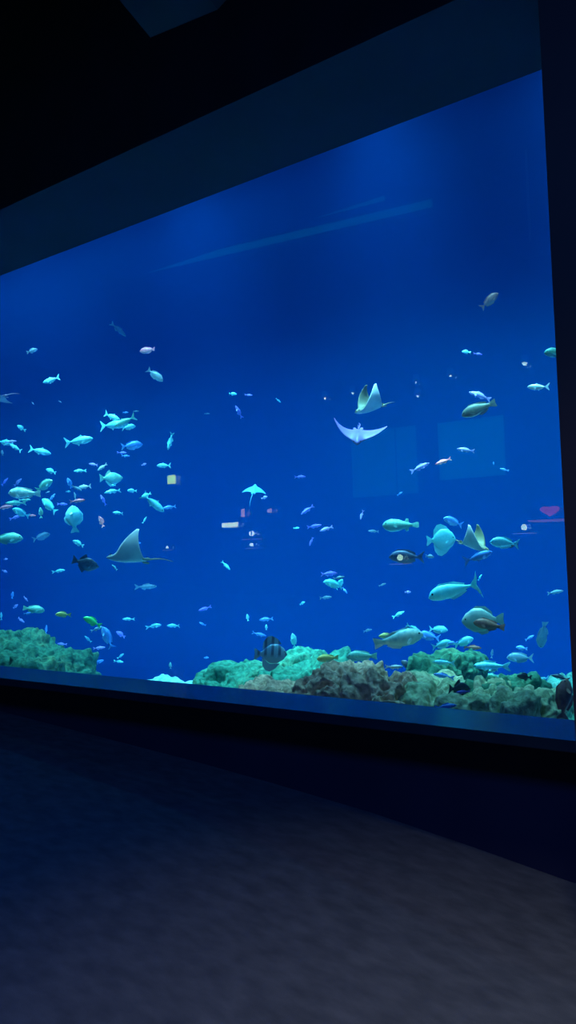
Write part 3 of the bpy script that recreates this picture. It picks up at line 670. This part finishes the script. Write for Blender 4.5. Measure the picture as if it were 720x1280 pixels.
F(508, 696, 44, 180, 'surgeonfish', 'navy', 1.9, 'slate blue surgeonfish with a white glint under the teal puffer', t=.05)
F(537, 695.5, 12, -10, 'damselfish', 'dim', 3.4, 'small dusky violet fish behind the slate blue surgeonfish tail')
F(551, 675, 38, 3, 'spadefish', 'cyan_bright', 2.1, 'brilliant cyan disc-shaped spadefish, brightest fish in the tank', t=.05, roll=0)
F(566, 652, 26, 160, 'surgeonfish', 'blue', 2.4, 'clear blue fish just above the brilliant cyan spadefish')
F(478, 731, 10, 22, 'slender', 'dim', 4.4, 'faint small fish under the slate blue surgeonfish')
F(510, 740, 8, 0, 'damselfish', 'lav', 4.0, 'tiny lavender ball-shaped fish before the long unicornfish')
F(566, 737, 64, 196, 'unicornfish', 'cyan_bright', 1.8, 'long bright cyan unicornfish with crescent tail', t=.05, roll=0)
F(498, 768, 17, 28, 'slender', 'cyan_bright', 2.8, 'bright cyan fish climbing above the big spotted parrotfish')
F(459, 788, 13, 10, 'slender', 'dim', 4.6, 'faint fish level just before the tail of the spotted parrotfish')
F(630, 678.5, 37, 176, 'surgeonfish', 'cyan', 2.0, 'pale blue fish with dark belly beside the ochre-winged ray')
F(637, 682, 22, 178, 'slender', 'dark', 2.4, 'dark slim fish shadowing the pale blue fish underneath')
F(598, 696, 37, 20, 'jack', 'blue', 1.7, 'vivid blue jack with long fork tail under the ochre-winged ray', roll=0)
F(600, 722, 9, 65, 'slender', 'cyan_bright', 3.2, 'tiny cyan fish upright at the tail of the unicornfish')
F(603, 775, 52, 184, 'roundtrigger', 'trig', 1.8, 'huge round grey-teal triggerfish above the reef', t=.05, roll=0)
F(611, 781, 38, 170, 'parrotfish', 'brown', 1.4, 'reddish brown fish crossing in front of the huge round triggerfish')
F(694, 740, 20, 10, 'slender', 'dim', 4.0, 'faint streaky fish alone near the pillar above the upright one')
F(678, 793, 36, 268, 'parrotfish', 'dim', 3.4, 'dusky greenish fish hanging head-down near the pillar', t=.3)
F(662, 797, 13, 30, 'slender', 'blue', 3.8, 'small blue fish at the side of the dusky head-down one')
F(499, 799, 62, 14, 'parrotfish', 'pale', 1.5, 'big spotted parrotfish gliding over the pitted brown rocks', t=.05, roll=0)
F(483, 795, 20, 182, 'damselfish', 'yellow', 2.6, 'yellowish fish peeking out behind the back of the spotted parrotfish')
F(516, 785, 22, -25, 'slender', 'cyan', 2.4, 'cyan slim fish dipping over the brow of the spotted parrotfish')
F(536, 795, 28, 168, 'surgeonfish', 'blue', 2.6, 'dull blue oval fish ahead of the spotted parrotfish')
F(548, 787, 23, -2, 'surgeonfish', 'cyan', 2.5, 'cyan fish with upright tail above the dull blue oval fish')
F(508, 830, 15, 150, 'triggerfish', 'dark', 2.4, 'small black fish in the gap above the holed brown rock')
F(493, 834, 22, 4, 'slender', 'silver', 1.6, 'pale slim fish resting along the crest of the brown rocks')
F(555, 828, 28, 182, 'slender', 'cyan', 1.5, 'cyan slim fish before the dark overhang of the tall green rock')
F(555, 845, 26, 172, 'slender', 'blue', 1.2, 'cyan-blue fish low on the tall green rock above the dark triggerfish')
F(580, 802.5, 26, 22, 'surgeonfish', 'cyan', 2.2, 'cyan surgeonfish over the tall rock, nose raised to the triggerfish')
F(590, 809.5, 24, -3, 'slender', 'brown', 2.5, 'brownish slim fish under the cyan surgeonfish over the tall rock')
F(553, 806, 26, 18, 'surgeonfish', 'cyan', 2.4, 'cyan-blue fish grazing the top of the tall green rock')
F(566, 804, 12, 190, 'damselfish', 'blue', 2.3, 'small blue fish squeezed between the two cyan surgeonfish')
F(652, 810, 14, 176, 'damselfish', 'blue', 3.0, 'small plain blue fish over the back reef near the pillar')
F(615, 817, 12, 85, 'slender', 'dim', 4.4, 'ghostly small upright fish under the huge round triggerfish')
F(650, 822, 32, 182, 'surgeonfish', 'dim', 4.0, 'ghostly dull teal fish far back above the green shelf')
F(612, 832, 46, 182, 'slender', 'cyan', 2.2, 'long light cyan fish skimming over the green rock shelf')
F(590, 830, 18, 6, 'slender', 'blue', 2.8, 'blue fish behind the head of the long light cyan fish')
F(617, 838.5, 17, 180, 'slender', 'teal', 2.6, 'short teal fish right under the long light cyan fish')
F(656, 846, 21, 172, 'damselfish', 'dark', 1.0, 'dark damselfish with pale back hovering on the green rock shelf')
F(574, 861, 31, -6, 'triggerfish', 'dark', .75, 'dark triggerfish with blue belly stripe low at the glass')
F(579, 865, 18, 184, 'slender', 'violet', .65, 'blue slim fish overlapping the belly of the low dark triggerfish')
F(557, 883, 28, 8, 'slender', 'blue', .5, 'saturated blue fish lying half behind the ledge')
F(706, 874, 52, 82, 'surgeonfish', 'brown', .9, 'large brown fish partly cut off by the pillar at the ledge')
F(700, 846, 22, 170, 'slender', 'dark', 2.2, 'dark slim fish over the hazy rock beside the pillar')
F(679, 849, 19, 190, 'slender', 'cyan', 2.0, 'pale slim fish over the hazy rock beneath the dark slim one')


# ------------------------------------------------------------------ rays
M_RTOP = noisy('ray_olive_back', (.09, .11, .08), (.15, .17, .11), 6, .5)
M_RBEL = noisy('ray_pale_belly', (.42, .46, .50), (.56, .60, .62), 5, .5)
def ray_mesh(amp, powr, asym=0.0):
    bm = bmesh.new(); NU, NV = 36, 14
    def span(u):                                  # arc length -> (y, z) with the wing curling upward
        n = 12; y = z = 0; s = 1 if u >= 0 else -1; a = amp * (1 + asym * s)
        for i in range(n):
            k = abs(u) * (i + .5) / n; th = a * k ** powr
            y += math.cos(th) * abs(u) / n; z += math.sin(th) * abs(u) / n
        return s * y * .5, z * .5
    top, bot = [], []
    for i in range(NU + 1):
        u = -1 + 2 * i / NU; a = abs(u)
        le = .17 - .03 * a - .25 * a ** 1.9 + .13 * math.exp(-(u / .13) ** 2)
        te = -.30 + .24 * a ** .8 - .09 * a ** 3 - .0 * a
        if a > .97: te = min(te, le - .012)
        y, z = span(u)
        yp, zp = span(u + (.01 if u < .98 else -.01)); ty, tz = (yp - y), (zp - z)
        if u >= .98: ty, tz = -ty, -tz
        l = math.hypot(ty, tz) or 1; ny, nz = -tz / l, ty / l
        th = .030 * (1 - a) ** .8 + .055 * math.exp(-(u / .16) ** 2) + .003
        rt, rb = [], []
        for j in range(NV + 1):
            v = j / NV; x = le + (te - le) * v
            w = th * (2.6 * v ** .6 * (1 - v) ** 1.0 if 0 < v < 1 else 0)
            rt.append(bm.verts.new((x, y + ny * w, z + nz * w))); rb.append(bm.verts.new((x, y - ny * w * .6, z - nz * w * .6)))
        top.append(rt); bot.append(rb)
    for i in range(NU):
        for j in range(NV):
            f = bm.faces.new((top[i][j], top[i][j + 1], top[i + 1][j + 1], top[i + 1][j])); f.material_index = 0
            f = bm.faces.new((bot[i][j], bot[i + 1][j], bot[i + 1][j + 1], bot[i][j + 1])); f.material_index = 1
    for i in (0, NU):
        for j in range(NV):
            q = (top[i][j], bot[i][j], bot[i][j + 1], top[i][j + 1]); bm.faces.new(q if i == 0 else q[::-1])
    bmesh.ops.remove_doubles(bm, verts=bm.verts, dist=.0004)
    bmesh.ops.recalc_face_normals(bm, faces=bm.faces)
    return bm
def ray_fish(px, py, Wpx, fwd, up, y, amp, powr, label, tops=None, bots=None, asym=0.0, tail=.9):
    o = link('eagle_ray', ray_mesh(amp, powr, asym), [tops or M_RTOP, bots or M_RBEL], smooth=True)
    # whip tail
    bm = bmesh.new(); prev = None
    for i in range(14):
        k = i / 13; x = -.27 - tail * k; z = .01 + .03 * math.sin(k * 2.5); r = .013 * (1 - k) + .002
        rr = [bm.verts.new((x, .03 * math.sin(k * 3) + r * math.cos(2 * math.pi * q / 6), z + r * math.sin(2 * math.pi * q / 6))) for q in range(6)]
        if prev:
            for q in range(6): bm.faces.new((prev[q], prev[(q + 1) % 6], rr[(q + 1) % 6], rr[q]))
        else: bm.faces.new(rr)
        prev = rr
    bm.faces.new(prev[::-1])
    link('tail', bm, tops or M_RTOP, o, True)
    bm = bmesh.new()                               # small dorsal fin at the tail root
    a = [bm.verts.new((x, s * .004, z)) for s in (-1, 1) for x, z in ((-.25, .015), (-.30, .06), (-.34, .055), (-.33, .01))]
    bm.faces.new(a[:4]); bm.faces.new(a[4:][::-1])
    for i in range(4): bm.faces.new((a[i], a[4 + i], a[4 + (i + 1) % 4], a[(i + 1) % 4]))
    bmesh.ops.recalc_face_normals(bm, faces=bm.faces)
    link('dorsal_fin', bm, tops or M_RTOP, o)
    for s in (-1, 1):
        bm = bmesh.new()
        bmesh.ops.create_icosphere(bm, subdivisions=2, radius=.011, matrix=Matrix.Translation((.235, s * .052, .035)))
        link('eye', bm, M_EYE, o, True)
        bm = bmesh.new()                           # pelvic lobes beside the tail root
        a = [bm.verts.new((x, s * yy, z)) for z in (-.004, .006) for x, yy in ((-.23, .02), (-.24, .075), (-.33, .085), (-.34, .05), (-.28, .02))]
        bm.faces.new(a[:5]); bm.faces.new(a[5:][::-1])
        for i in range(5): bm.faces.new((a[i], a[5 + i], a[5 + (i + 1) % 5], a[(i + 1) % 5]))
        bmesh.ops.recalc_face_normals(bm, faces=bm.faces)
        link('pelvic_fin', bm, tops or M_RTOP, o)
    pos = P(px, py, y)
    cv = lambda v: (RIGHT * v[0] + UP * v[1] + FWD * v[2])
    h = cv(fwd).normalized(); u = cv(up); u = (u - h * u.dot(h)).normalized(); yy = u.cross(h)
    s = Wpx * dist(pos) / F_PX
    o.matrix_world = Matrix.Translation(pos) @ Matrix((h, yy, u)).transposed().to_4x4() @ Matrix.Scale(s, 4)
    tag(o, label, 'ray', 'eagle rays'); return o
M_RLAV = noisy('ray_lavender_back', (.15, .10, .34), (.20, .14, .40), 5, .5)
M_RCY = noisy('ray_cyan_back', (.06, .40, .60), (.12, .50, .68), 5, .5)
M_RYEL = noisy('ray_ochre_back', (.16, .17, .10), (.24, .24, .14), 5, .5)
ray_fish(461, 512, 72, (-.85, -.24, -.45), (.05, 1, -.05), 2.6, 2.0, .6, 'pale-bellied eagle ray with both wings lifted high, above the lavender ray', tail=.3)
ray_fish(447, 546, 76, (-.12, -.62, -1), (.0, 1, .0), 2.3, .75, .7, 'lavender eagle ray seen head-on with wings in a shallow V', M_RLAV, M_RLAV, asym=-.45, tail=.2)
ray_fish(158, 699, 84, (-1, .10, -.12), (.05, .75, .5), 1.9, 1.45, .6, 'big eagle ray with one tall pale wing raised and thin trailing tail', tail=.42)
ray_fish(318, 611, 31, (.12, .62, .75), (0, .75, -.62), 3.4, -.5, 1.0, 'small cyan eagle ray far off in the middle of the tank', M_RCY, M_RCY)
ray_fish(594, 684, 66, (.78, -.22, -.58), (.05, 1, -.05), 2.3, 1.8, .6, 'ochre-winged eagle ray with raised wings beside the brilliant cyan spadefish', M_RYEL, M_RBEL, tail=.4)
ray_fish(-6, 497, 50, (-.95, -.05, .3), (.0, .97, .25), 3.2, .12, 1, 'dusky pinkish ray leaving the frame, only its rear and tail visible', noisy('ray_pinkish_back', (.35, .22, .3), (.45, .3, .36), 5, .5), noisy('ray_pinkish_belly', (.6, .4, .45), (.7, .5, .5), 5, .5), tail=.45)

# ------------------------------------------------------------------ the hall behind, seen mirrored in the pane
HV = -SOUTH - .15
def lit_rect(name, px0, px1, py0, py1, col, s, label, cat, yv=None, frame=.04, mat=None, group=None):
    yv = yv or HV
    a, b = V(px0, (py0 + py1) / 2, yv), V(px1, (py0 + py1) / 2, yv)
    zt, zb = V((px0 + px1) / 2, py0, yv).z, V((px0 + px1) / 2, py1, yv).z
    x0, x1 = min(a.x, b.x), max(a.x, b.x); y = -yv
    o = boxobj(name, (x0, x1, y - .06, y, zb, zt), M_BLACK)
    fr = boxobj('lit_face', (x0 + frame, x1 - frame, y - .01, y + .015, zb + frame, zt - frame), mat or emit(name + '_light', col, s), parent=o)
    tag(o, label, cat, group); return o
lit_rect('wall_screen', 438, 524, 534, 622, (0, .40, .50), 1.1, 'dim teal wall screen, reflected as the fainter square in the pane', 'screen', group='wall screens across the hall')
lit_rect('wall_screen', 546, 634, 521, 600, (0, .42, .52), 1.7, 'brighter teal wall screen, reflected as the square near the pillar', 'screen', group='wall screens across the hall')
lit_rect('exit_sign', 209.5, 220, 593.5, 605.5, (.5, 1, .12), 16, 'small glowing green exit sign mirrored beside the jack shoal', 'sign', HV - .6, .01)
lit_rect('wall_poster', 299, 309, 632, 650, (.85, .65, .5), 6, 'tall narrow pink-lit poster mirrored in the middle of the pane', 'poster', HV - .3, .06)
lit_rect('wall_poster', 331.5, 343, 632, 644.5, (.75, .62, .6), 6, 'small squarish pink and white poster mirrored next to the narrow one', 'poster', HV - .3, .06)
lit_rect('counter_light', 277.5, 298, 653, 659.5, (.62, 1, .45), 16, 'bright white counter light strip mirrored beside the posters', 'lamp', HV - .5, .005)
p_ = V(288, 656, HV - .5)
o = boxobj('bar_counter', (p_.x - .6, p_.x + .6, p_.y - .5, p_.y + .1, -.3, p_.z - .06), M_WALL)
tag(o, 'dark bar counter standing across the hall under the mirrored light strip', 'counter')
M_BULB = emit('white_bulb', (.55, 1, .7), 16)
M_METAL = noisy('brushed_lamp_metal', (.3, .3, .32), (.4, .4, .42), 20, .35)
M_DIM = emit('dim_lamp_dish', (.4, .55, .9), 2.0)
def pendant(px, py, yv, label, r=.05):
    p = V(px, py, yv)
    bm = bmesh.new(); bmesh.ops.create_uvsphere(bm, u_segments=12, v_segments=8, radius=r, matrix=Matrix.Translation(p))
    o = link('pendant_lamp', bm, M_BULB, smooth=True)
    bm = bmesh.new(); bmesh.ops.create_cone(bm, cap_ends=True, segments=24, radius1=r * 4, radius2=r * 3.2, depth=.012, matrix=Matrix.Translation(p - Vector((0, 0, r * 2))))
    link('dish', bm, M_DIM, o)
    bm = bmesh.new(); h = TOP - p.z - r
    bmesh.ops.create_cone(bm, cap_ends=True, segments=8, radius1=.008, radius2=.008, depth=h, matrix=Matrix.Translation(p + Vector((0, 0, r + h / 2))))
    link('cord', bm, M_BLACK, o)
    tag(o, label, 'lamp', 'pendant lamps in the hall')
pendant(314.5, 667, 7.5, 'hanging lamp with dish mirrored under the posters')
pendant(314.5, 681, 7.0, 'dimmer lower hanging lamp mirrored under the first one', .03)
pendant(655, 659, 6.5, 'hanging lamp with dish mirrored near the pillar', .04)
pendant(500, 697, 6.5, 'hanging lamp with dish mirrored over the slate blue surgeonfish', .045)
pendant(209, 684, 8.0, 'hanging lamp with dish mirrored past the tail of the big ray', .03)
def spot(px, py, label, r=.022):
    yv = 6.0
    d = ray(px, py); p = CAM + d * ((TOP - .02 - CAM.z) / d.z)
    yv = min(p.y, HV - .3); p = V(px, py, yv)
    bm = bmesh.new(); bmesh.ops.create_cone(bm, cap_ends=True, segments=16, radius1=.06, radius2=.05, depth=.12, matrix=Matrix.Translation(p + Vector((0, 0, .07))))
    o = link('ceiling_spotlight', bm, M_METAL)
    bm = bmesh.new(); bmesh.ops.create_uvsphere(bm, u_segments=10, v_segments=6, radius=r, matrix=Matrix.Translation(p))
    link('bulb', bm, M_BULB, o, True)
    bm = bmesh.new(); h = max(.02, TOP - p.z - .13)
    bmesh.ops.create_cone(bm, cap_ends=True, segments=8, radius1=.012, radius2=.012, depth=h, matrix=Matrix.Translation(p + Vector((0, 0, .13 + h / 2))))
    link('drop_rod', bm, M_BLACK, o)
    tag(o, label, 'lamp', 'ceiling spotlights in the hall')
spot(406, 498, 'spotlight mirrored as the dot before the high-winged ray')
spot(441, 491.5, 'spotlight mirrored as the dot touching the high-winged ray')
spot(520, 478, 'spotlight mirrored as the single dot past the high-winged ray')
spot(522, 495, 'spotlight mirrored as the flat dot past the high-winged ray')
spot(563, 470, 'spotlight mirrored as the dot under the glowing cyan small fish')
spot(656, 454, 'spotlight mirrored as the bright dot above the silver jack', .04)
# two added glowing strips, put up for the slanting bands in the pane
M_STRIP = emit('dim_strip_glow', (0, .45, .6), 1.3)
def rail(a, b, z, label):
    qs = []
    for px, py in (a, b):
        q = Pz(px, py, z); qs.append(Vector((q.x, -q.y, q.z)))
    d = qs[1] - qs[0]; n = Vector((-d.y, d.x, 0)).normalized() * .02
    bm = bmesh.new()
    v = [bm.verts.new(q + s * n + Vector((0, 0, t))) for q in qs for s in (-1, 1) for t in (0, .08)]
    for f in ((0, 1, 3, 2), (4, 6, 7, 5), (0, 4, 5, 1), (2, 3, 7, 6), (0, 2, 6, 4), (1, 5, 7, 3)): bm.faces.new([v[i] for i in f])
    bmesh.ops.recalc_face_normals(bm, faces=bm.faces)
    tag(link('added_light_strip', bm, M_STRIP), label, 'light rail', 'added ceiling strips')
rail((50, 372), (540, 258), TOP - .1, 'added dim blue strip mirrored as the stronger slanting line')
rail((110, 345), (480, 250), TOP - .1, 'added dim blue strip mirrored as the fainter upper slanting line')
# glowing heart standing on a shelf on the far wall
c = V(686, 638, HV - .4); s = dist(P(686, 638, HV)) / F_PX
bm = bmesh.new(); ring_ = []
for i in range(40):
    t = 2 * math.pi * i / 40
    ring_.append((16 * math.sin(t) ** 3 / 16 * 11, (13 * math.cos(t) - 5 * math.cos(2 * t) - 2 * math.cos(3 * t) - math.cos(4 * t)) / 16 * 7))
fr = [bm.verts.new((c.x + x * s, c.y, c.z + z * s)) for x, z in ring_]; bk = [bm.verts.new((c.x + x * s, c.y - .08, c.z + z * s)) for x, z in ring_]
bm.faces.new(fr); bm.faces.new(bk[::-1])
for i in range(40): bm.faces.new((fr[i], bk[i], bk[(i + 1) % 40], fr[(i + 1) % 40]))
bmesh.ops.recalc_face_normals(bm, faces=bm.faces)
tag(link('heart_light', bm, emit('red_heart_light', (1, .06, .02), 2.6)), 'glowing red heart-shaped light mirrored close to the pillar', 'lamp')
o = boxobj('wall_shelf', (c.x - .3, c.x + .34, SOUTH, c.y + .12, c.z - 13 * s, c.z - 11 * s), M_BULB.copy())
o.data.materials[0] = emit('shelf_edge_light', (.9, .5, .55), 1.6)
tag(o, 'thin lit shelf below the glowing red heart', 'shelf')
# slanted duct hung under the ceiling in front of the window
q = [P(188, 47, -1.6), P(290, -8, -1.6), P(215, -14, -1.6), P(272, 12, -1.6)]
bm = bmesh.new()
A = [bm.verts.new(p) for p in (q[0], q[3], q[1], q[2])]
B = [bm.verts.new(p + Vector((.05, -.9, .30))) for p in (q[0], q[3], q[1], q[2])]
bm.faces.new(A); bm.faces.new(B[::-1])
for i in range(4): bm.faces.new((A[i], A[(i + 1) % 4], B[(i + 1) % 4], B[i]))
bmesh.ops.recalc_face_normals(bm, faces=bm.faces)
o = link('ceiling_baffle', bm, noisy('blue_grey_baffle', (.04, .07, .14), (.06, .09, .17), 3, .7))
top = max(v.co.z for v in o.data.vertices)
for sx in (.3, .8):
    pp = B[0] if False else None
bm = bmesh.new(); pm = (q[3] + q[2]) / 2 + Vector((0, -.4, .1)); h = TOP - pm.z
bmesh.ops.create_cone(bm, cap_ends=True, segments=8, radius1=.01, radius2=.01, depth=h, matrix=Matrix.Translation(pm + Vector((0, 0, h / 2))))
link('hanger', bm, M_METAL, o)
tag(o, 'slanted bluish baffle hanging from the black ceiling', 'ceiling panel')


# ------------------------------------------------------------------ world and colour management
wd = bpy.data.worlds.new('dark'); SC.world = wd; wd.use_nodes = True
wd.node_tree.nodes['Background'].inputs[0].default_value = (.01, .015, .03, 1)
wd.node_tree.nodes['Background'].inputs[1].default_value = .2
SC.view_settings.view_transform = 'Standard'; SC.view_settings.look = 'None'
SC.view_settings.gamma = 1; SC.view_settings.exposure = 0; SC.view_settings.use_curve_mapping = False
SC.cycles.use_denoising = True
SC.cycles.max_bounces = 8; SC.cycles.diffuse_bounces = 4; SC.cycles.volume_bounces = 1; SC.cycles.transparent_max_bounces = 16
SC.cycles.sample_clamp_indirect = 0
bpy.context.view_layer.update()
